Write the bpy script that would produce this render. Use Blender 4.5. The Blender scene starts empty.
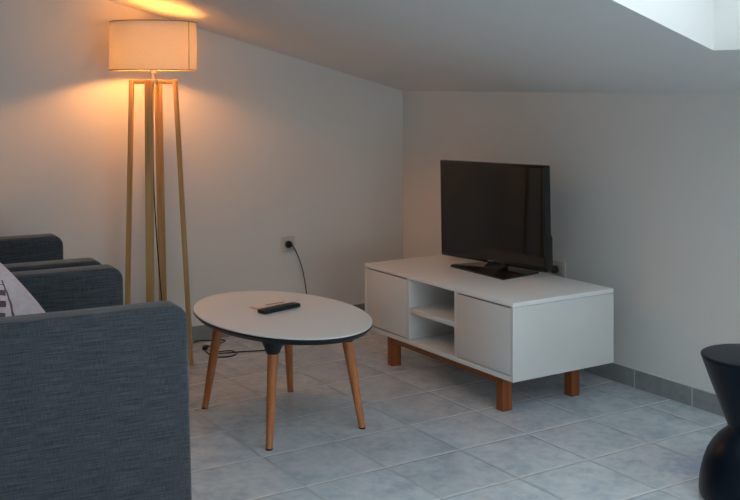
import bpy, bmesh, math, random
from mathutils import Vector, Matrix
random.seed(7)
S = bpy.context.scene
COL = S.collection
PI = math.pi

# ------------------------------------------------------------------ materials
def srgb(r, g, b):
    f = lambda c: (c/255/12.92) if c/255 <= .04045 else ((c/255+.055)/1.055)**2.4
    return (f(r), f(g), f(b), 1)

def mat(name, col, rough=.5, spec=.5, metal=0):
    m = bpy.data.materials.new(name); m.use_nodes = True
    b = m.node_tree.nodes['Principled BSDF']
    b.inputs['Base Color'].default_value = col
    b.inputs['Roughness'].default_value = rough
    b.inputs['Specular IOR Level'].default_value = spec
    b.inputs['Metallic'].default_value = metal
    return m

class NT:
    def __init__(s, m):
        s.m = m; s.t = m.node_tree; s.b = s.t.nodes.get('Principled BSDF')
    def n(s, kind, **kw):
        x = s.t.nodes.new(kind)
        for k, v in kw.items(): setattr(x, k, v)
        return x
    def l(s, a, b): s.t.links.new(a, b)
    def coord(s, scale=(1, 1, 1), loc=(0, 0, 0)):
        tc = s.n('ShaderNodeTexCoord'); mp = s.n('ShaderNodeMapping')
        mp.inputs['Scale'].default_value = scale; mp.inputs['Location'].default_value = loc
        s.l(tc.outputs['Object'], mp.inputs['Vector']); return mp.outputs['Vector']
    def noise(s, vec, scale, detail=4, rough=.5):
        x = s.n('ShaderNodeTexNoise'); x.inputs['Scale'].default_value = scale
        x.inputs['Detail'].default_value = detail; x.inputs['Roughness'].default_value = rough
        s.l(vec, x.inputs['Vector']); return x.outputs['Fac']
    def ramp(s, fac, stops):
        r = s.n('ShaderNodeValToRGB'); e = r.color_ramp.elements
        e[0].position, e[0].color = stops[0]; e[1].position, e[1].color = stops[-1]
        for p, c in stops[1:-1]:
            q = e.new(p); q.color = c
        s.l(fac, r.inputs['Fac']); return r.outputs['Color']
    def mix(s, fac, a, b, mode='MIX'):
        x = s.n('ShaderNodeMix', data_type='RGBA', blend_type=mode)
        for v, i in ((fac, 0), (a, 6), (b, 7)):
            if isinstance(v, (int, float, tuple)): x.inputs[i].default_value = v
            else: s.l(v, x.inputs[i])
        return x.outputs[2]
    def math(s, op, a, b=0.0, c=0.0):
        x = s.n('ShaderNodeMath', operation=op)
        for i, v in enumerate((a, b, c)):
            if isinstance(v, (int, float)): x.inputs[i].default_value = v
            else: s.l(v, x.inputs[i])
        return x.outputs[0]
    def bump(s, h, strength=.2, dist=.002):
        x = s.n('ShaderNodeBump'); x.inputs['Strength'].default_value = strength
        x.inputs['Distance'].default_value = dist
        s.l(h, x.inputs['Height']); s.l(x.outputs['Normal'], s.b.inputs['Normal'])

def plaster(name, col):
    m = mat(name, col, .85, .2); t = NT(m); v = t.coord()
    f = t.noise(v, 1.3, 5); g = t.noise(v, 90, 3)
    a = tuple(c*.97 for c in col[:3])+(1,); b = tuple(min(1, c*1.02) for c in col[:3])+(1,)
    t.l(t.ramp(f, [(.3, a), (.7, b)]), t.b.inputs['Base Color'])
    t.bump(g, .12, .001); return m

def wood(name, dark, light, axis='Z', rough=.45, scale=1.0):
    m = mat(name, light, rough, .4); t = NT(m)
    sc = {'Z': (38, 38, 1.6), 'Y': (38, 1.6, 38), 'X': (1.6, 38, 38)}[axis]
    v = t.coord(tuple(c*scale for c in sc)); f = t.noise(v, 1.2, 5, .6)
    t.l(t.ramp(f, [(.3, dark), (.72, light)]), t.b.inputs['Base Color'])
    t.bump(f, .08, .0008); return m

def fabric(name, dark, light, axis='X'):
    """woven melange upholstery: streaks along one thread direction, a finer weave across"""
    m = mat(name, light, .95, .12); t = NT(m)
    a = t.noise(t.coord({'X': (10, 60, 420), 'Y': (60, 10, 420)}[axis]), 1, 3, .6)
    b = t.noise(t.coord({'X': (420, 60, 40), 'Y': (60, 420, 40)}[axis]), 1, 2, .5)
    f = t.math('ADD', t.math('MULTIPLY', a, .68), t.math('MULTIPLY', b, .32))
    t.l(t.ramp(f, [(.37, dark), (.63, light)]), t.b.inputs['Base Color'])
    t.b.inputs['Sheen Weight'].default_value = .25
    t.b.inputs['Sheen Roughness'].default_value = .5
    t.bump(f, .5, .0015); return m

M = {}
M['wall'] = plaster('white_wall_paint', (.775, .762, .738, 1))
M['ceil'] = plaster('white_ceiling_paint', (.77, .765, .755, 1))
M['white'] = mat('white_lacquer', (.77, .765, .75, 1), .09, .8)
M['white_lit_top'] = mat('white_lacquer_lit_top', (.90, .895, .885, 1), .34, .5)  # same lacquer as the body, lightened to carry light on the top
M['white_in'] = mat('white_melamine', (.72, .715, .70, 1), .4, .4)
M['tabletop'] = mat('white_laminate', (.87, .885, .90, 1), .26, .5)
M['black_rim'] = mat('black_edge', (.006, .006, .008, 1), .35, .45)
M['bracket'] = mat('black_plastic', (.010, .012, .017, 1), .45, .4)
M['tv_plastic'] = mat('tv_black_plastic', (.005, .006, .009, 1), .2, .5)
M['screen'] = mat('tv_screen', (.0085, .0070, .0055, 1), .05, .5)
M['remote'] = mat('remote_plastic', (.010, .013, .015, 1), .4, .4)
M['keys'] = mat('remote_keys', (.05, .055, .06, 1), .5, .4)
M['cord'] = mat('black_cord', (.010, .009, .009, 1), .5, .4)
M['socket'] = mat('socket_plastic', (.62, .59, .54, 1), .4, .4)
M['socket_in'] = mat('socket_well', (.45, .43, .40, 1), .45, .4)
M['metal'] = mat('brushed_nickel', (.55, .52, .48, 1), .35, .5, 1)
M['logo'] = mat('silver_mark', (.25, .25, .26, 1), .4, .5)
M['rubber'] = mat('dark_glide', (.02, .018, .016, 1), .6, .3)
M['stand_wood'] = wood('reddish_stained_wood', srgb(112, 58, 26), srgb(172, 98, 50), 'Z', .4)
M['rail_wood'] = wood('reddish_stained_rail', srgb(112, 58, 26), srgb(172, 98, 50), 'Y', .4)
M['leg_wood'] = wood('oiled_beech', srgb(168, 96, 52), srgb(202, 128, 78), 'Z', .42)
M['lamp_wood'] = wood('pale_oak', srgb(174, 132, 80), srgb(210, 170, 114), 'Z', .45)
M['lamp_beam'] = wood('pale_oak_beam', srgb(174, 132, 80), srgb(210, 170, 114), 'X', .45)
M['fabric'] = fabric('slate_blue_fabric', (.030, .0345, .041, 1), (.092, .102, .117, 1), 'X')
M['fabric_y'] = fabric('slate_blue_fabric_cross', (.030, .0345, .041, 1), (.092, .102, .117, 1), 'Y')
M['stool'] = mat('black_stained_wood', (.0014, .0060, .0130, 1), .33, .2)
M['frame'] = mat('white_window_frame', (.8, .8, .8, 1), .4, .4)

# floor tile ----------------------------------------------------------------
def floor_material():
    m = mat('grey_ceramic_tiles', (.4, .42, .45, 1), .3, .5); t = NT(m)
    tc = t.n('ShaderNodeTexCoord'); sx = t.n('ShaderNodeSeparateXYZ'); t.l(tc.outputs['Object'], sx.inputs[0])
    P = .315
    def edge(o, off):
        u = t.math('FRACT', t.math('DIVIDE', t.math('SUBTRACT', o, off-10*P), P))
        d = t.math('MINIMUM', u, t.math('SUBTRACT', 1.0, u))
        return t.math('MULTIPLY', d, P), t.math('FLOOR', t.math('DIVIDE', t.math('SUBTRACT', o, off-10*P), P))
    dx, ix = edge(sx.outputs[0], 1.63); dy, iy = edge(sx.outputs[1], 2.620)
    d = t.math('MINIMUM', dx, dy)
    g = t.n('ShaderNodeMapRange'); g.inputs['From Min'].default_value = .0020; g.inputs['From Max'].default_value = .0042
    t.l(d, g.inputs['Value']); tile = g.outputs['Result']
    cv = t.n('ShaderNodeCombineXYZ'); t.l(ix, cv.inputs[0]); t.l(iy, cv.inputs[1])
    wn = t.n('ShaderNodeTexWhiteNoise'); t.l(cv.outputs[0], wn.inputs['Vector'])
    # each tile shows its own piece of the clouded glaze
    off = t.n('ShaderNodeVectorMath', operation='SCALE'); off.inputs['Scale'].default_value = 9.0
    t.l(wn.outputs['Color'], off.inputs[0])
    ad = t.n('ShaderNodeVectorMath', operation='ADD'); t.l(tc.outputs['Object'], ad.inputs[0]); t.l(off.outputs[0], ad.inputs[1])
    a = t.noise(ad.outputs[0], 7.5, 6, .6); b = t.noise(ad.outputs[0], 30, 4, .6)
    f = t.math('ADD', t.math('MULTIPLY', a, .68), t.math('MULTIPLY', b, .32))
    c1 = t.ramp(f, [(.34, (.43, .49, .575, 1)), (.5, (.575, .63, .69, 1)), (.66, (.69, .725, .755, 1))])
    bright = t.math('MULTIPLY_ADD', wn.outputs['Value'], .10, .95)
    c2 = t.mix(1.0, c1, (1, 1, 1, 1), 'MULTIPLY')
    hs = t.n('ShaderNodeHueSaturation'); t.l(c2, hs.inputs['Color']); t.l(bright, hs.inputs['Value'])
    # one faint lilac stain on the glaze
    vd = t.n('ShaderNodeVectorMath', operation='DISTANCE'); vd.inputs[1].default_value = (2.84, 2.36, 0)
    t.l(tc.outputs['Object'], vd.inputs[0])
    st = t.n('ShaderNodeMapRange', interpolation_type='SMOOTHSTEP'); st.inputs['From Min'].default_value = .16; st.inputs['From Max'].default_value = .02
    t.l(t.math('ADD', vd.outputs['Value'], t.math('MULTIPLY', t.math('SUBTRACT', b, .5), .25)), st.inputs['Value'])
    hs2 = t.mix(t.math('MULTIPLY', st.outputs['Result'], .75), hs.outputs['Color'], (.37, .45, .64, 1))
    # joint colour carries the light: pale across the room, shaded grey along it
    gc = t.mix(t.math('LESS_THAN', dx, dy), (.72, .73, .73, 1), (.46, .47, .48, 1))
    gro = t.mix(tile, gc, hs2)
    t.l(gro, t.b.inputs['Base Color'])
    r = t.n('ShaderNodeMapRange'); r.inputs['To Min'].default_value = .8; r.inputs['To Max'].default_value = .20
    t.l(tile, r.inputs['Value']); t.l(r.outputs['Result'], t.b.inputs['Roughness'])
    rim = t.n('ShaderNodeMapRange', interpolation_type='SMOOTHSTEP'); rim.inputs['From Min'].default_value = .001; rim.inputs['From Max'].default_value = .011
    t.l(d, rim.inputs['Value'])
    h = t.math('ADD', rim.outputs['Result'], t.math('MULTIPLY', t.noise(ad.outputs[0], 11, 3), .9))
    t.bump(h, 1.0, .0016)
    return m
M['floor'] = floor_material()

def baseboard_material(axis, off):
    m = mat('grey_baseboard_tiles_'+axis, (.2, .2, .2, 1), .35, .45); t = NT(m)
    tc = t.n('ShaderNodeTexCoord'); sx = t.n('ShaderNodeSeparateXYZ'); t.l(tc.outputs['Object'], sx.inputs[0])
    P = .308; o = sx.outputs[0 if axis == 'x' else 1]
    u = t.math('FRACT', t.math('DIVIDE', t.math('SUBTRACT', o, off-20*P), P))
    d = t.math('MULTIPLY', t.math('MINIMUM', u, t.math('SUBTRACT', 1.0, u)), P)
    d = t.math('MINIMUM', d, t.math('SUBTRACT', .0815, sx.outputs[2]))
    d = t.math('MINIMUM', d, t.math('SUBTRACT', sx.outputs[2], .0005))
    g = t.n('ShaderNodeMapRange'); g.inputs['From Min'].default_value = .0013; g.inputs['From Max'].default_value = .003
    t.l(d, g.inputs['Value'])
    f = t.noise(tc.outputs['Object'], 22, 5, .6)
    c = t.ramp(f, [(.3, (.24, .25, .255, 1)), (.7, (.31, .32, .32, 1))])
    t.l(t.mix(g.outputs['Result'], (.66, .65, .63, 1), c), t.b.inputs['Base Color'])
    t.bump(g.outputs['Result'], .4, .001); return m
M['bb_x'] = baseboard_material('x', 2.9); M['bb_y'] = baseboard_material('y', 2.819)

def shade_material():
    m = bpy.data.materials.new('cream_linen_shade'); m.use_nodes = True
    nt = m.node_tree; nt.nodes.clear()
    o = nt.nodes.new('ShaderNodeOutputMaterial'); mx = nt.nodes.new('ShaderNodeMixShader')
    d = nt.nodes.new('ShaderNodeBsdfDiffuse'); tr = nt.nodes.new('ShaderNodeBsdfTranslucent')
    tc = nt.nodes.new('ShaderNodeTexCoord'); mp = nt.nodes.new('ShaderNodeMapping'); mp.inputs['Scale'].default_value = (60, 60, 300)
    ns = nt.nodes.new('ShaderNodeTexNoise'); ns.inputs['Scale'].default_value = 1.5
    rp = nt.nodes.new('ShaderNodeValToRGB')
    rp.color_ramp.elements[0].color = (.66, .58, .45, 1); rp.color_ramp.elements[1].color = (.80, .72, .58, 1)
    L = nt.links.new
    L(tc.outputs['Object'], mp.inputs[0]); L(mp.outputs[0], ns.inputs['Vector']); L(ns.outputs['Fac'], rp.inputs[0])
    L(rp.outputs[0], d.inputs[0]); L(rp.outputs[0], tr.inputs[0]); mx.inputs[0].default_value = SHADE_T
    L(d.outputs[0], mx.inputs[1]); L(tr.outputs[0], mx.inputs[2]); L(mx.outputs[0], o.inputs[0]); return m
SHADE_T = .105
M['shade'] = shade_material()
def diffuser_material():  # for the added disc that tames the ceiling spot
    m = bpy.data.materials.new('added_diffuser_gauze'); m.use_nodes = True; nt = m.node_tree; nt.nodes.clear()
    o = nt.nodes.new('ShaderNodeOutputMaterial'); mx = nt.nodes.new('ShaderNodeMixShader')
    a = nt.nodes.new('ShaderNodeBsdfTransparent'); a.inputs[0].default_value = (.9, .88, .84, 1)
    g = nt.nodes.new('ShaderNodeBsdfTranslucent'); g.inputs[0].default_value = (.8, .74, .62, 1)
    mx.inputs[0].default_value = .80
    nt.links.new(a.outputs[0], mx.inputs[1]); nt.links.new(g.outputs[0], mx.inputs[2]); nt.links.new(mx.outputs[0], o.inputs[0]); return m
M['diffuser'] = diffuser_material()
M['shade_trim'] = mat('shade_trim_tape', (.36, .25, .13, 1), .8, .2)

def emit(name, col, k):
    m = bpy.data.materials.new(name); m.use_nodes = True; nt = m.node_tree; nt.nodes.clear()
    e = nt.nodes.new('ShaderNodeEmission'); e.inputs[0].default_value = col; e.inputs[1].default_value = k
    o = nt.nodes.new('ShaderNodeOutputMaterial'); nt.links.new(e.outputs[0], o.inputs[0]); return m
BULB = 285.0
M['bulb'] = emit('warm_bulb', (1, .40, .10, 1), BULB)

def pane_material():
    m = bpy.data.materials.new('window_glass'); m.use_nodes = True; nt = m.node_tree; nt.nodes.clear()
    o = nt.nodes.new('ShaderNodeOutputMaterial'); mx = nt.nodes.new('ShaderNodeMixShader')
    a = nt.nodes.new('ShaderNodeBsdfTransparent'); g = nt.nodes.new('ShaderNodeBsdfGlossy'); g.inputs['Roughness'].default_value = .02
    mx.inputs[0].default_value = .06
    nt.links.new(a.outputs[0], mx.inputs[1]); nt.links.new(g.outputs[0], mx.inputs[2]); nt.links.new(mx.outputs[0], o.inputs[0]); return m
M['pane'] = pane_material()

def cushion_material():
    m = mat('printed_cushion_cotton', (.7, .6, .6, 1), .9, .15); t = NT(m)
    tc = t.n('ShaderNodeTexCoord'); sx = t.n('ShaderNodeSeparateXYZ'); t.l(tc.outputs['Object'], sx.inputs[0])
    cc, ss = math.cos(math.radians(38)), math.sin(math.radians(38)); Y, Z = sx.outputs[1], sx.outputs[2]
    u0 = t.math('SUBTRACT', t.math('MULTIPLY', Y, cc), t.math('MULTIPLY', Z, ss)); v0 = t.math('ADD', t.math('MULTIPLY', Y, ss), t.math('MULTIPLY', Z, cc))
    wob = t.math('MULTIPLY', t.math('SUBTRACT', t.noise(tc.outputs['Object'], 14, 2), .5), .02)
    def band(v, lo, hi): return t.math('MULTIPLY', t.math('GREATER_THAN', v, lo), t.math('LESS_THAN', v, hi))
    uu = t.math('ADD', u0, wob); vv = t.math('ADD', v0, wob)
    fr = t.math('FRACT', t.math('DIVIDE', vv, .036))
    bars = t.math('MULTIPLY', t.math('LESS_THAN', fr, .55), t.math('MULTIPLY', band(uu, -.11, .128), band(vv, -.13, .075)))
    line = t.math('MULTIPLY', band(t.math('ADD', uu, t.math('MULTIPLY', vv, .25)), .141, .146), band(vv, -.11, .09))
    f = t.math('MINIMUM', 1.0, t.math('ADD', bars, line))
    base = t.ramp(t.noise(tc.outputs['Object'], 60, 3), [(.3, (.60, .49, .53, 1)), (.7, (.70, .59, .62, 1))])
    t.l(t.mix(f, base, (.16, .085, .105, 1)), t.b.inputs['Base Color'])
    t.bump(t.noise(t.coord((300, 300, 300)), 1, 2), .2, .001); return m
M['cushion'] = cushion_material()
def paper_material():
    m = mat('printed_leaflet', (.7, .62, .58, 1), .6, .3); t = NT(m)
    tc = t.n('ShaderNodeTexCoord'); sx = t.n('ShaderNodeSeparateXYZ'); t.l(tc.outputs['Object'], sx.inputs[0])
    a = t.math('MULTIPLY', t.math('GREATER_THAN', sx.outputs[1], .030), t.math('GREATER_THAN', sx.outputs[0], -.01))
    b = t.math('LESS_THAN', sx.outputs[0], -.065)
    c = t.mix(a, (.70, .64, .60, 1), (.23, .16, .13, 1)); c = t.mix(b, c, (.62, .40, .35, 1))
    t.l(c, t.b.inputs['Base Color']); return m
M['paper'] = paper_material()

# ------------------------------------------------------------------ mesh helpers
def link(name, bm, material, parent=None, smooth=True, kind=None, angle=40):
    bmesh.ops.recalc_face_normals(bm, faces=bm.faces)
    me = bpy.data.meshes.new(name); bm.to_mesh(me); bm.free()
    me.materials.append(material)
    if smooth:
        for p in me.polygons: p.use_smooth = True
        me.set_sharp_from_angle(angle=math.radians(angle))
    o = bpy.data.objects.new(name, me); COL.objects.link(o)
    if parent: o.parent = parent
    if kind: o['kind'] = kind
    return o

def thing(name, label, cat, loc=(0, 0, 0), rz=0, group=None):
    o = bpy.data.objects.new(name, None); COL.objects.link(o)
    o.empty_display_size = .05
    o.location = loc; o.rotation_euler = (0, 0, rz)
    o['label'] = label; o['category'] = cat
    if group: o['group'] = group
    return o

def tag(o, label, cat, group=None):
    o['label'] = label; o['category'] = cat
    if group: o['group'] = group
    return o

def box(bm, x0, x1, y0, y1, z0, z1, bev=0, seg=2):
    v = [bm.verts.new(p) for p in ((x0,y0,z0),(x1,y0,z0),(x1,y1,z0),(x0,y1,z0),(x0,y0,z1),(x1,y0,z1),(x1,y1,z1),(x0,y1,z1))]
    F = [bm.faces.new([v[i] for i in q]) for q in ((3,2,1,0),(4,5,6,7),(0,1,5,4),(1,2,6,5),(2,3,7,6),(3,0,4,7))]
    if bev:
        es = list({e for f in F for e in f.edges})
        bmesh.ops.bevel(bm, geom=es, offset=bev, segments=seg, affect='EDGES', profile=.5)
    return bm
def bx(*a, **k): return box(bmesh.new(), *a, **k)

def prism(poly, axis, a, b, bev=0, seg=2):
    """polygon (two coords) pushed along an axis from a to b"""
    bm = bmesh.new()
    def p(u, v, w): return {'x': (w, u, v), 'y': (u, w, v), 'z': (u, v, w)}[axis]
    A = [bm.verts.new(p(u, v, a)) for u, v in poly]; B = [bm.verts.new(p(u, v, b)) for u, v in poly]
    n = len(poly)
    fa, fb = bm.faces.new(A), bm.faces.new(B)
    for i in range(n): bm.faces.new((A[i], A[(i+1) % n], B[(i+1) % n], B[i]))
    if bev:
        es = list(set(fa.edges) | set(fb.edges))
        bmesh.ops.recalc_face_normals(bm, faces=bm.faces)
        bmesh.ops.bevel(bm, geom=es, offset=bev, segments=seg, affect='EDGES', profile=.5)
    return bm

def lathe(prof, n=64, cap=True, bm=None, sx=1, sy=1, c=(0, 0)):
    bm = bm or bmesh.new(); rings = []
    for r, z in prof:
        if r < 1e-6: rings.append([bm.verts.new((c[0], c[1], z))])
        else: rings.append([bm.verts.new((c[0]+r*sx*math.cos(2*PI*i/n), c[1]+r*sy*math.sin(2*PI*i/n), z)) for i in range(n)])
    for a, b in zip(rings, rings[1:]):
        for i in range(n):
            j = (i+1) % n
            if len(a) == 1 and len(b) == 1: continue
            if len(a) == 1: bm.faces.new((a[0], b[i], b[j]))
            elif len(b) == 1: bm.faces.new((a[i], a[j], b[0]))
            else: bm.faces.new((a[i], a[j], b[j], b[i]))
    if cap:
        for r in (rings[0], rings[-1]):
            if len(r) > 1: bm.faces.new(r)
    return bm

def catmull(pts, n=8):
    P = [Vector(p) for p in pts]; P = [P[0]*2-P[1]]+P+[P[-1]*2-P[-2]]; out = []
    for i in range(1, len(P)-2):
        for k in range(n):
            t = k/n; a, b, c, d = P[i-1:i+3]
            out.append(.5*((2*b)+(c-a)*t+(2*a-5*b+4*c-d)*t*t+(3*b-a-3*c+d)*t**3))
    out.append(P[-2]); return out

def tube(pts, r, n=8, bm=None):
    bm = bm or bmesh.new(); rings = []; prev = None
    for i, p in enumerate(pts):
        d = (pts[min(i+1, len(pts)-1)]-pts[max(i-1, 0)]).normalized()
        if prev is None:
            prev = d.orthogonal().normalized()
        prev = (prev-d*prev.dot(d)).normalized(); q = d.cross(prev)
        rr = r(i/(len(pts)-1)) if callable(r) else r
        rings.append([bm.verts.new(p+(prev*math.cos(2*PI*k/n)+q*math.sin(2*PI*k/n))*rr) for k in range(n)])
    for a, b in zip(rings, rings[1:]):
        for k in range(n): bm.faces.new((a[k], a[(k+1) % n], b[(k+1) % n], b[k]))
    bm.faces.new(rings[0]); bm.faces.new(rings[-1]); return bm

def beam(a, b, w, d, wdir, bev=.0015):
    """rectangular bar from a to b, w wide along wdir, d thick across"""
    a, b = Vector(a), Vector(b); ax = (b-a).normalized()
    u = Vector(wdir); u = (u-ax*u.dot(ax)).normalized(); v = ax.cross(u)
    bm = bmesh.new(); L = (b-a).length
    box(bm, -w/2, w/2, -d/2, d/2, 0, L, bev, 2)
    m = Matrix((u, v, ax)).transposed().to_4x4(); m.translation = a
    bmesh.ops.transform(bm, matrix=m, verts=bm.verts); return bm

# ------------------------------------------------------------------ camera
H = 1.30; TH = math.radians(32.6)
cam = bpy.data.cameras.new('camera'); co = bpy.data.objects.new('camera', cam); COL.objects.link(co)
co.location = (0, 0, H); co.rotation_euler = (PI/2, 0, -TH)
cam.sensor_width = 36; cam.lens = 36*1035/740; cam.shift_y = -165/740; cam.clip_start = .02
S.camera = co

# ------------------------------------------------------------------ room
XR, YB, XL, YF = 3.358, 4.90, -1.70, -2.30
ZK, T = 1.266, .256
def zc(x): return ZK+T*(XR-x)
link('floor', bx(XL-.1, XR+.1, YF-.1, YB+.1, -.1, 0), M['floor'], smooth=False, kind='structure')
link('wall_right', bx(XR, XR+.1, YF-.1, YB+.1, 0, ZK+.02), M['wall'], smooth=False, kind='structure')
link('wall_left', bx(XL-.1, XL, YF-.1, YB+.1, 0, zc(XL)+.02), M['wall'], smooth=False, kind='structure')
gable = [(XL, 0), (XR, 0), (XR, ZK+.02), (XL, zc(XL)+.02)]
link('wall_back', prism(gable, 'y', YB, YB+.1), M['wall'], smooth=False, kind='structure')
# wall behind the camera with a wide opening for the added window
WX0, WX1, WZ0, WZ1 = .10, 3.00, .10, 1.24
bm = prism([(XL, 0), (WX0, 0), (WX0, zc(WX0)+.02), (XL, zc(XL)+.02)], 'y', YF-.1, YF)
for poly in ([(WX1, 0), (XR, 0), (XR, ZK+.02), (WX1, zc(WX1)+.02)], [(WX0, 0), (WX1, 0), (WX1, WZ0), (WX0, WZ0)],
             [(WX0, WZ1), (WX1, WZ1), (WX1, zc(WX1)+.02), (WX0, zc(WX0)+.02)]):
    b2 = prism(poly, 'y', YF-.1, YF); me = bpy.data.meshes.new('t'); b2.to_mesh(me); b2.free(); bm.from_mesh(me); bpy.data.meshes.remove(me)
link('wall_front', bm, M['wall'], smooth=False, kind='structure')
# sloping ceiling slab with a roof-window shaft
KX0, KX1, KY0, KY1, TK = .75, 2.782, .95, 2.256, .34
SHAFTS = [(KY0, KY1), (-1.90, .45)]  # second shaft is out of view, added to let in more daylight
bm = bmesh.new(); xs = [XL-.1, KX0, KX1, XR+.1]; ys = [YF-.1, SHAFTS[1][0], SHAFTS[1][1], KY0, KY1, YB+.1]
lo = [[bm.verts.new((x, y, zc(x))) for y in ys] for x in xs]; hi = [[bm.verts.new((x, y, zc(x)+TK)) for y in ys] for x in xs]
for q in (lo, hi): q[1][4].co.y -= .26             # the shaft side is built a little out of square
def wallq(a, b): bm.faces.new((lo[a[0]][a[1]], lo[b[0]][b[1]], hi[b[0]][b[1]], hi[a[0]][a[1]]))
for i in range(3):
    for j in range(5):
        if i == 1 and j in (1, 3):
            for q in (((1, j), (2, j)), ((2, j), (2, j+1)), ((2, j+1), (1, j+1)), ((1, j+1), (1, j))): wallq(*q)
            continue
        bm.faces.new((lo[i][j], lo[i][j+1], lo[i+1][j+1], lo[i+1][j])); bm.faces.new((hi[i][j], hi[i+1][j], hi[i+1][j+1], hi[i][j+1]))
for i in range(3): wallq((i, 0), (i+1, 0)); wallq((i, 5), (i+1, 5))
for j in range(5): wallq((0, j), (0, j+1)); wallq((3, j), (3, j+1))
link('ceiling', bm, M['ceil'], smooth=False, kind='structure')

# roof windows closing the shafts; the second is unseen, added for fill daylight
def slope_box(x0, x1, y0, y1, d0, d1):
    bm = bmesh.new(); box(bm, x0, x1, y0, y1, 0, 0.001)
    for v in bm.verts: v.co.z = zc(v.co.x)+(d0 if v.co.z < .0005 else d1)
    return bm
for nm, (y0, y1) in zip(('window_1', 'added_roof_window'), SHAFTS):
    w = bpy.data.objects.new(nm, None); COL.objects.link(w); w['kind'] = 'structure'
    fr = bmesh.new()
    for a in ((KX0, KX1, y0, y0+.06), (KX0, KX1, y1-.06, y1), (KX0, KX0+.06, y0+.06, y1-.06), (KX1-.06, KX1, y0+.06, y1-.06)):
        b2 = slope_box(*a, TK-.05, TK+.02); me = bpy.data.meshes.new('t'); b2.to_mesh(me); b2.free(); fr.from_mesh(me); bpy.data.meshes.remove(me)
    link('window_frame', fr, M['frame'], w, smooth=False)
    link('window_pane', slope_box(KX0+.06, KX1-.06, y0+.06, y1-.06, TK-.02, TK-.01), M['pane'], w, smooth=False)
# wide unseen window behind the camera, added as a daylight source
w2 = bpy.data.objects.new('added_window', None); COL.objects.link(w2); w2['kind'] = 'structure'
fr = bmesh.new()
xm = (WX0+WX1)/2
for a in ((WX0, WX1, WZ0, WZ0+.06), (WX0, WX1, WZ1-.06, WZ1), (WX0, WX0+.06, WZ0+.06, WZ1-.06), (WX1-.06, WX1, WZ0+.06, WZ1-.06), (xm-.05, xm+.05, WZ0+.06, WZ1-.06)):
    box(fr, a[0], a[1], YF-.08, YF-.03, a[2], a[3])
link('window_frame', fr, M['frame'], w2, smooth=False)
link('window_pane', bx(WX0+.06, WX1-.06, YF-.06, YF-.054, WZ0+.06, WZ1-.06), M['pane'], w2, smooth=False)

link('baseboard_back', bx(XL, XR-.012, YB-.012, YB, 0, .083, bev=.002), M['bb_x'], smooth=False, kind='structure')
link('baseboard_right', bx(XR-.012, XR, YF, YB, 0, .083, bev=.002), M['bb_y'], smooth=False, kind='structure')

# ------------------------------------------------------------------ TV bench
bench = thing('tv_bench', 'low glossy white television bench with two doors, open niche and reddish wooden legs', 'TV stand', (2.92, 3.635, 0))
bench_objs = []
BX0, BX1, BY0, BY1, BZ0, BZ1 = 2.64, 3.188, 3.095, 4.175, .140, .450
def part(root, name, bm, material, **k):
    o = link(name, bm, material, root, **k)
    o.data.transform(Matrix.Translation(-root.location)); return o
PT = .014
part(bench, 'top_panel', bx(BX0, BX1, BY0, BY1, BZ1-.018, BZ1, bev=.0015), M['white_lit_top'])
part(bench, 'bottom_panel', bx(BX0, BX1, BY0+PT+.0003, BY1-PT-.0003, BZ0, BZ0+.020, bev=.0012), M['white'])
for y in (BY0, BY1-PT):
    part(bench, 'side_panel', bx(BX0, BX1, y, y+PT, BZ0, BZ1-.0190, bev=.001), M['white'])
part(bench, 'back_panel', bx(BX1-.012, BX1-.002, BY0+PT, BY1-PT, BZ0+.0205, BZ1-.0195), M['white_in'])
for y in (3.455, 3.806):
    part(bench, 'divider', bx(BX0+.001, BX1-.013, y, y+.018, BZ0+.0205, BZ1-.0195, bev=.0008), M['white_in'])
part(bench, 'shelf', bx(BX0+.004, BX1-.013, 3.4735, 3.8055, .281, .302, bev=.0008), M['white_in'])
for y0, y1 in ((BY0+PT+.002, 3.4535), (3.8255, BY1-PT-.002)):
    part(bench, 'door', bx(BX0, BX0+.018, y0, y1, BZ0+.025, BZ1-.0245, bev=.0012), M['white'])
for x in (2.662, 3.03):
    for y in (3.180, 3.968):
        part(bench, 'leg', bx(x, x+.047, y, y+.044, 0, BZ0, bev=.002), M['stand_wood'])
    part(bench, 'rail', bx(x, x+.024, 3.2245, 3.9675, BZ0-.031, BZ0, bev=.0015), M['rail_wood'])

# ------------------------------------------------------------------ television
tv = thing('television', 'black flat-screen television on a white bench, screen turned off', 'television', (3.04, 3.74, .450))
R = Matrix.Rotation(math.radians(-2.5), 4, 'Z') @ Matrix.Rotation(math.radians(1.45), 4, 'X')       # the set leans a little to one side on its foot
TX = 3.052; TYC, TW, TZ0, TZ1 = 3.7355, .719, .476, .940
def tvpart(name, bm, m, parent=None, **k):
    o = link(name, bm, m, parent or tv, **k)
    c = Vector((TX, TYC, .46)); o.data.transform(Matrix.Translation(-tv.location) @ Matrix.Translation(c) @ R.inverted() @ Matrix.Translation(-c)); return o
y0, y1 = TYC-TW/2, TYC+TW/2
cab = bx(TX+.004, TX+.036, y0, y1, TZ0, TZ1, bev=.003)
tvpart('cabinet', cab, M['tv_plastic'])
b = bmesh.new(); bz = .012
box(b, TX, TX+.0045, y0, y1, TZ1-bz, TZ1, .001); box(b, TX, TX+.0045, y0, y1, TZ0, TZ0+.020, .001)
box(b, TX, TX+.0045, y0, y0+bz, TZ0+.020, TZ1-bz, .001); box(b, TX, TX+.0045, y1-bz, y1, TZ0+.020, TZ1-bz, .001)
tvpart('bezel', b, M['tv_plastic'])
tvpart('screen', bx(TX+.0015, TX+.0042, y0+bz, y1-bz, TZ0+.020, TZ1-bz), M['screen'], smooth=False)
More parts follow.
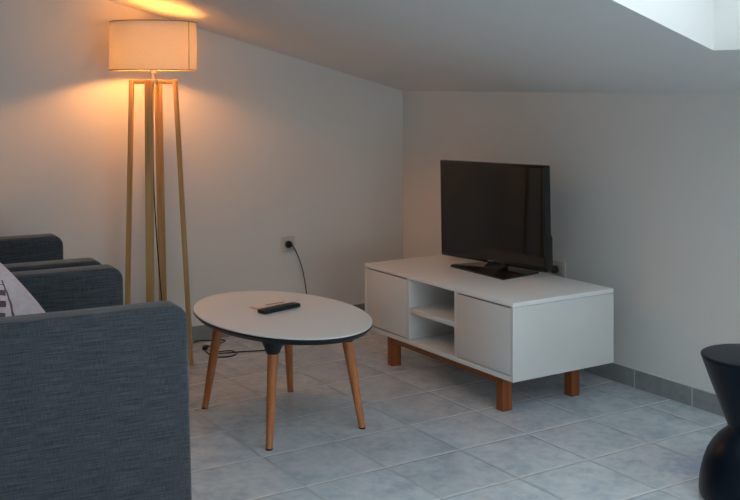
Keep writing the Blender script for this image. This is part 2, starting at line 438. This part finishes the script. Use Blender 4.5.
bk = prism([(TX+.034, TZ0+.01), (TX+.050, TZ0+.02), (TX+.050, TZ0+.145), (TX+.034, TZ0+.175)], 'y', y0+.006, y1-.006, .003)
tvpart('rear_housing', bk, M['tv_plastic'])
lg = bmesh.new()
for k in range(5): box(lg, TX-.0008, TX+.0003, TYC-.018+k*.008, TYC-.0125+k*.008, TZ0+.007, TZ0+.013)
tvpart('brand_mark', lg, M['logo'], smooth=False)
# foot: wide wedge-shaped plate with a block neck
poly = [(2.915, 3.482), (2.920, 3.868), (2.945, 3.892), (3.150, 3.850), (3.165, 3.835), (3.165, 3.530), (3.150, 3.516)]
ft = prism(poly, 'z', .450, .459, .002)
o = link('foot', ft, M['tv_plastic'], tv); o.data.transform(Matrix.Translation(-tv.location))
nk = prism([(3.005, .457), (3.075, .457), (3.100, .560), (3.078, .560), (3.052, .486), (3.020, .474)], 'y', 3.640, 3.735, .003)
o = link('neck', nk, M['tv_plastic'], tv); o.data.transform(Matrix.Translation(-tv.location))

# ------------------------------------------------------------------ coffee table
CX, CY, ZT = 1.883, 3.594, .412
tab = thing('coffee_table', 'oval white coffee table with black edge and four splayed wooden legs', 'table', (CX, CY, 0))
ax_, ay_ = .308, .466
def oval(prof, n=96):
    bm = bmesh.new(); rings = []
    for d, z in prof:
        rings.append([bm.verts.new(((ax_-d)*math.cos(2*PI*i/n), (ay_-d)*math.sin(2*PI*i/n), z)) for i in range(n)])
    for a, b in zip(rings, rings[1:]):
        for i in range(n): bm.faces.new((a[i], a[(i+1) % n], b[(i+1) % n], b[i]))
    bm.faces.new(rings[0]); bm.faces.new(rings[-1]); return bm
link('tabletop', oval([(.004, ZT-.004), (.0015, ZT-.0035), (.0012, ZT-.001), (.002, ZT)]), M['tabletop'], tab)
link('edge_band', oval([(.022, ZT-.026), (.016, ZT-.0255), (.0008, ZT-.010), (0, ZT-.0085), (0, ZT-.0050), (.0012, ZT-.004)]), M['black_rim'], tab)
for i, (bxx, byy) in enumerate(((-.200, .270), (-.198, -.292), (.203, -.278), (.199, .288))):
    topx, topy = bxx*.80, byy*.84
    lean = Vector((topx, topy, .335)); foot = Vector((bxx, byy, 0))
    lg = bmesh.new(); n = 28
    def rr(t): return .0125+(.0205-.0125)*min(1, t*1.0)
    tube([foot+(lean-foot)*(k/12) for k in range(13)], rr, n, lg)
    for v in lg.verts:
        if v.co.z < .012: v.co.z = max(v.co.z, 0.0)
    leg = link('leg', lg, M['leg_wood'], tab)
    # black mounting shoe that widens up to the underside
    sh = bmesh.new(); up = Vector((topx*.985, topy*.985, ZT-.026))
    a = lean+(foot-lean)*.02
    prof = [(0, .0222), (.06, .0245), (.35, .0315), (.65, .040), (1, .050)]
    rings = []
    for t, r in prof:
        c = a+(up-a)*t; rings.append([sh.verts.new((c.x+r*math.cos(2*PI*k/n), c.y+r*math.sin(2*PI*k/n), c.z)) for k in range(n)])
    for p, q in zip(rings, rings[1:]):
        for k in range(n): sh.faces.new((p[k], p[(k+1) % n], q[(k+1) % n], q[k]))
    sh.faces.new(rings[0]); sh.faces.new(rings[-1])
    link('leg_bracket', sh, M['bracket'], tab)
    gl = bmesh.new(); lathe([(.0122, 0), (.0128, .002), (.0132, .006)], 24, True, gl, c=(bxx, byy)); link('foot_glide', gl, M['rubber'], leg)

# remote control and the leaflet it lies on
rem = thing('remote_control', 'black remote control lying on a white oval coffee table', 'remote control', (1.898, 3.632, ZT+.0012), math.radians(14))
b = bx(-.095, .095, -.023, .023, .0, .015, bev=.005, seg=3); link('body', b, M['remote'], rem)
for i in range(9):
    for j in range(3):
        k = bmesh.new(); box(k, -.078+i*.017, -.068+i*.017, -.016+j*.0125, -.0085+j*.0125, .0145, .0162, .0006, 1)
        link('button', k, M['keys'], rem)
lf = bx(-.085, .085, -.045, .045, 0, .0008); o = link('leaflet', lf, M['paper'], smooth=False)
o.location = (1.908, 3.706, ZT+.0002); o.rotation_euler = (0, 0, math.radians(8))
tag(o, 'small white and brown printed leaflet peeking out behind the remote control', 'leaflet')

# ------------------------------------------------------------------ floor lamp
LX, LY = 1.760, 4.582
cf = Vector((LX, LY, 0)).normalized(); cr = Vector((cf.y, -cf.x, 0))
lamp = thing('floor_lamp', 'lit floor lamp with cream drum shade and four pale wooden legs', 'lamp', (LX, LY, 0))
lean = -.020*cr                                    # the head stands a touch off the centre of the feet
ZL = 1.325
dirs = []
for k in range(4):
    a = math.radians(-12+90*k); d = cr*math.cos(a)+cf*math.sin(a); tdir = -cr*math.sin(a)+cf*math.cos(a)
    foot = d*(.156 if k == 0 else .146); top = lean+d*.101+Vector((0, 0, ZL)); dirs.append(d)
    link('leg', beam(foot, top, .035, .018, tdir), M['lamp_wood'], lamp)
    link('crossbar', beam(lean+d*.012+Vector((0, 0, ZL-.011)), lean+d*.093+Vector((0, 0, ZL-.011)), .018, .018, tdir), M['lamp_beam'], lamp)
hub = lathe([(.0, ZL-.022), (.022, ZL-.022), (.022, ZL), (.011, ZL+.002), (.010, ZL+.028), (.019, ZL+.030), (.019, ZL+.078), (.0, ZL+.078)], 32, False, c=(lean.x, lean.y))
link('lamp_holder', hub, M['metal'], lamp)
SZ0, SZ1, SR = 1.369, 1.590, .199
sc = lean+Vector((0, 0, 0))
sh = bmesh.new(); lathe([(SR, SZ0), (SR, (SZ0+SZ1)/2), (SR-.002, SZ1)], 96, False, sh, c=(sc.x, sc.y))
shade = link('lamp_shade', sh, M['shade'], lamp)
for z, r in ((SZ0, SR), (SZ1, SR-.002)):
    rg = bmesh.new(); pts = [Vector((sc.x+r*math.cos(2*PI*k/96), sc.y+r*math.sin(2*PI*k/96), z)) for k in range(97)]
    tube(pts, .0022, 8, rg); link('shade_rim', rg, M['shade_trim'], shade)
sa = math.asin(.80); sd = cr*math.sin(sa)-cf*math.cos(sa)
link('shade_seam', beam(sc+sd*(SR+.0006)+Vector((0, 0, SZ0)), sc+sd*(SR-.0012)+Vector((0, 0, SZ1)), .0045, .0012, (-sd.y, sd.x, 0), .0003), M['shade_trim'], shade)
sp = bmesh.new()                                    # wire spider carrying the shade
for k in range(3):
    a = 2*PI*k/3+.4
    tube([Vector((sc.x+.015*math.cos(a), sc.y+.015*math.sin(a), SZ0+.012)), Vector((sc.x+(SR-.003)*math.cos(a), sc.y+(SR-.003)*math.sin(a), SZ0+.004))], .0018, 6, sp)
link('shade_carrier', sp, M['metal'], lamp)
link('added_diffuser', lathe([(0, SZ1-.022), (.08, SZ1-.0215), (SR-.006, SZ1-.020)], 64, False, c=(sc.x, sc.y)), M['diffuser'], shade)  # unseen disc added to dim and soften the spot on the ceiling
bl = bmesh.new(); bmesh.ops.create_uvsphere(bl, u_segments=24, v_segments=16, radius=.030)
for v in bl.verts: v.co += Vector((sc.x, sc.y, 1.446))
link('bulb', bl, M['bulb'], lamp)
# flex: hangs inside the legs, snakes over the tiles, climbs to the wall socket
def L(x, y, z): return (x-LX, y-LY, z)
hang = [tuple(lean+cr*u-cf*.012+Vector((0, 0, z))) for u, z in ((.0, ZL-.02), (-.002, 1.20), (-.001, .98), (.003, .80), (.016, .58), (.028, .42), (.038, .30), (.055, .06))]
path = hang+[L(1.85, 4.64, .004), L(1.95, 4.78, .004), L(2.07, 4.868, .006), L(2.16, 4.862, .004), L(2.21, 4.82, .004), L(2.14, 4.765, .004), L(2.07, 4.735, .006), L(2.035, 4.65, .004),
        L(2.045, 4.55, .004), L(2.10, 4.525, .004), L(2.150, 4.56, .004), L(2.145, 4.61, .006), L(2.085, 4.632, .004), L(2.060, 4.605, .004), L(2.11, 4.575, .008), L(2.19, 4.572, .004), L(2.30, 4.54, .004),
        L(2.42, 4.58, .004), L(2.58, 4.74, .004), L(2.70, 4.84, .004), L(2.722, 4.868, .04), L(2.712, 4.872, .17), L(2.684, 4.868, .31), L(2.640, 4.858, .41), L(2.614, 4.852, .448)]
link('power_cord', tube(catmull(path, 8), .0028, 8), M['cord'], lamp)
sw = bmesh.new(); box(sw, -.022, .022, -.012, .012, 0, .017, .005, 2)
bmesh.ops.transform(sw, matrix=Matrix.Translation(L(2.062, 4.728, .0)) @ Matrix.Rotation(math.radians(55), 4, 'Z'), verts=sw.verts)
link('cord_switch', sw, M['cord'], lamp)
pl = lathe([(0, 0), (.017, .0), (.0185, .004), (.0175, .020), (.010, .034), (.006, .040), (0, .040)], 24, False)
bmesh.ops.transform(pl, matrix=Matrix.Translation(L(2.608, 4.8895, .451)) @ Matrix.Rotation(PI/2, 4, 'X'), verts=pl.verts)
link('plug', pl, M['cord'], lamp)

# ------------------------------------------------------------------ wall sockets (built facing -y, centred on the origin)
def socket(name, label, loc, rz):
    t = thing(name, label, 'wall socket', loc, rz)
    pr = [(-.041, -.041), (.041, -.041), (.041, .041), (-.041, .041)]
    p = prism(pr, 'y', -.009, 0, .003); link('cover_plate', p, M['socket'], t)
    w = lathe([(0, .0), (.0205, .0), (.0225, .0012), (.0225, .003), (.020, .003)], 36, False)
    bmesh.ops.transform(w, matrix=Matrix.Translation((0, -.0088, 0)) @ Matrix.Rotation(PI/2, 4, 'X'), verts=w.verts)
    link('socket_well', w, M['socket_in'], t); return t
socket('wall_socket', 'white wall socket with black plug and hanging cord above the coffee table', (2.609, YB, .450), 0)
socket('wall_socket', 'pale wall socket half hidden behind the television beside its lower corner', (XR, 3.600, .437), -PI/2)
pg = thing('power_plug', 'small black plug in the wall socket behind the television', 'plug', (XR-.0105, 3.615, .437))
pb = lathe([(0, 0), (.017, .0), (.0185, .004), (.0175, .022), (.010, .034), (.006, .042), (0, .042)], 24, False)
bmesh.ops.transform(pb, matrix=Matrix.Rotation(-PI/2, 4, 'Y'), verts=pb.verts); link('plug_body', pb, M['cord'], pg)
cd = tube(catmull([(-.040, 0, 0), (-.058, .012, -.004), (-.075, .06, -.02), (-.085, .16, -.10), (-.075, .22, -.26), (-.06, .24, -.42)]), .0034, 8)
link('cord', cd, M['cord'], pg)

# ------------------------------------------------------------------ armchairs
def arm_profile(x0, x1, z0, z1, r, n=8):
    p = [(x0, z0), (x1+.016, z0)]
    for k in range(n+1):
        a = PI/2*k/n; p.append((x1-r+r*math.cos(a), z1-r+r*math.sin(a)))
    p += [(x0+.03, z1), (x0, z1-.03)]
    return p
AW, AF, AB, AZ = .800, .425, -.62, .671
def make_chair(label, loc, rz, group):
    t = thing('armchair', label, 'armchair', loc, rz, group)
    for s in (-1, 1):
        a, b = (AW/2-.105, AW/2) if s > 0 else (-AW/2, -AW/2+.105)
        link('arm', prism(arm_profile(AB+.02, AF, .035, AZ, .044), 'y', a, b, .016, 4), M['fabric'], t)
    yi = AW/2-.107
    link('seat_base', bx(AB+.04, AF-.03, -yi, yi, .05, .30, bev=.015, seg=3), M['fabric'], t)
    link('seat_cushion', bx(AB+.20, AF-.012, -yi+.002, yi-.002, .302, .381, bev=.03, seg=4), M['fabric'], t)
    bk = bx(-.09, .09, -yi, yi, 0, .46, bev=.035, seg=4)
    bmesh.ops.transform(bk, matrix=Matrix.Translation((AB+.115, 0, .302)) @ Matrix.Rotation(math.radians(-9), 4, 'Y'), verts=bk.verts)
    link('backrest', bk, M['fabric_y'], t)
    for x in (AB+.09, AF-.07):
        for y in (-AW/2+.05, AW/2-.05):
            f = lathe([(.016, 0), (.020, .036)], 20, c=(x, y)); link('foot', f, M['rubber'], t)
    return t
RZ = math.radians(-4.2)
make_chair('slate blue upholstered armchair nearest the camera, with a pale printed cushion', (.764, 3.205, 0), RZ, 'matching armchairs in a row')
make_chair('slate blue upholstered armchair farther back, beside the floor lamp', (.808, 4.072, 0), RZ, 'matching armchairs in a row')

# pillow on the near chair
def pillow(wy, wz, th, n=28):
    bm = bmesh.new(); g = {}
    for s in (1, -1):
        for i in range(n+1):
            for j in range(n+1):
                u, v = -1+2*i/n, -1+2*j/n
                edge = i in (0, n) or j in (0, n)
                if edge and s == -1: g[s, i, j] = g[1, i, j]; continue
                k = (1-abs(u)**2.6)*(1-abs(v)**2.6); h = th/2*k**.55
                pin = 1+.07*(1-u*u)*(abs(v)**4); pin2 = 1+.07*(1-v*v)*(abs(u)**4)
                crease = .012*math.exp(-((v-.28+.25*u)/.10)**2)*k
                g[s, i, j] = bm.verts.new((s*(h-crease), u*wy/2*pin2, v*wz/2*pin))
    for s in (1, -1):
        for i in range(n):
            for j in range(n): bm.faces.new((g[s, i, j], g[s, i+1, j], g[s, i+1, j+1], g[s, i, j+1]))
    return bm
pw = link('throw_pillow', pillow(.375, .375, .15), M['cushion'])
nrm = Vector((-.12, -.86, .50)).normalized(); hr = Vector((0, 0, 1)).cross(nrm).normalized(); up = nrm.cross(hr)
tw = math.radians(38); ey = hr*math.cos(tw)+up*math.sin(tw); ez = nrm.cross(ey)
pm = Matrix((nrm, ey, ez)).transposed().to_4x4(); pm.translation = (.622, 3.225, .612); pw.matrix_world = pm
tag(pw, 'pale pinkish throw pillow with dark printed bars on the near armchair', 'pillow')

# ------------------------------------------------------------------ hourglass stool
prof = [(0, 0), (.148, 0), (.154, .004), (.157, .016), (.1575, .03), (.156, .055), (.151, .085), (.143, .115), (.132, .145), (.116, .172), (.098, .194), (.080, .210), (.0715, .218),
        (.0690, .224), (.0712, .231), (.079, .250), (.098, .300), (.120, .358), (.141, .415), (.1490, .437), (.1515, .443), (.1510, .4475), (.148, .4495), (.140, .4498), (0, .4490)]
st = bmesh.new(); lathe(prof, 96, False, st)
so = link('hourglass_stool', st, M['stool'], angle=35); so.location = (2.765, 2.098, 0)
tag(so, 'black hourglass-shaped stool with flat round top at the right edge', 'stool')

# ------------------------------------------------------------------ daylight
FILL_DAY = 7
wd = bpy.data.worlds.new('sky'); S.world = wd; wd.use_nodes = True
bg = wd.node_tree.nodes['Background']; bg.inputs[0].default_value = (.83, .955, 1.0, 1); bg.inputs[1].default_value = 2.8
def portal(name, loc, rot, sx, sy):
    l = bpy.data.lights.new(name, 'AREA'); l.shape = 'RECTANGLE'; l.size = sx; l.size_y = sy
    l.cycles.is_portal = True
    o = bpy.data.objects.new(name, l); COL.objects.link(o); o.location = loc; o.rotation_euler = rot
kx = (KX0+KX1)/2; a = math.atan(T)
for y0, y1 in SHAFTS:
    portal('skylight_portal', (kx, (y0+y1)/2, zc(kx)+TK-.06), (0, a, 0), (KX1-KX0-.1)/math.cos(a), y1-y0-.1)
dl = bpy.data.lights.new('window_fill_light', 'AREA'); dl.shape = 'RECTANGLE'; dl.size = WX1-WX0-.1; dl.size_y = WZ1-WZ0-.1  # area light added outside the rear window to fill the room
dl.energy = FILL_DAY; dl.color = (.72, .90, 1)
do = bpy.data.objects.new('window_fill_light', dl); COL.objects.link(do); do.location = (xm, YF-.13, (WZ0+WZ1)/2); do.rotation_euler = (PI/2, 0, 0)

S.view_settings.view_transform = 'Standard'; S.view_settings.look = 'None'
S.view_settings.gamma = 1; S.view_settings.use_curve_mapping = False
S.view_settings.exposure = 0.16
S.cycles.max_bounces = 10; S.cycles.diffuse_bounces = 7
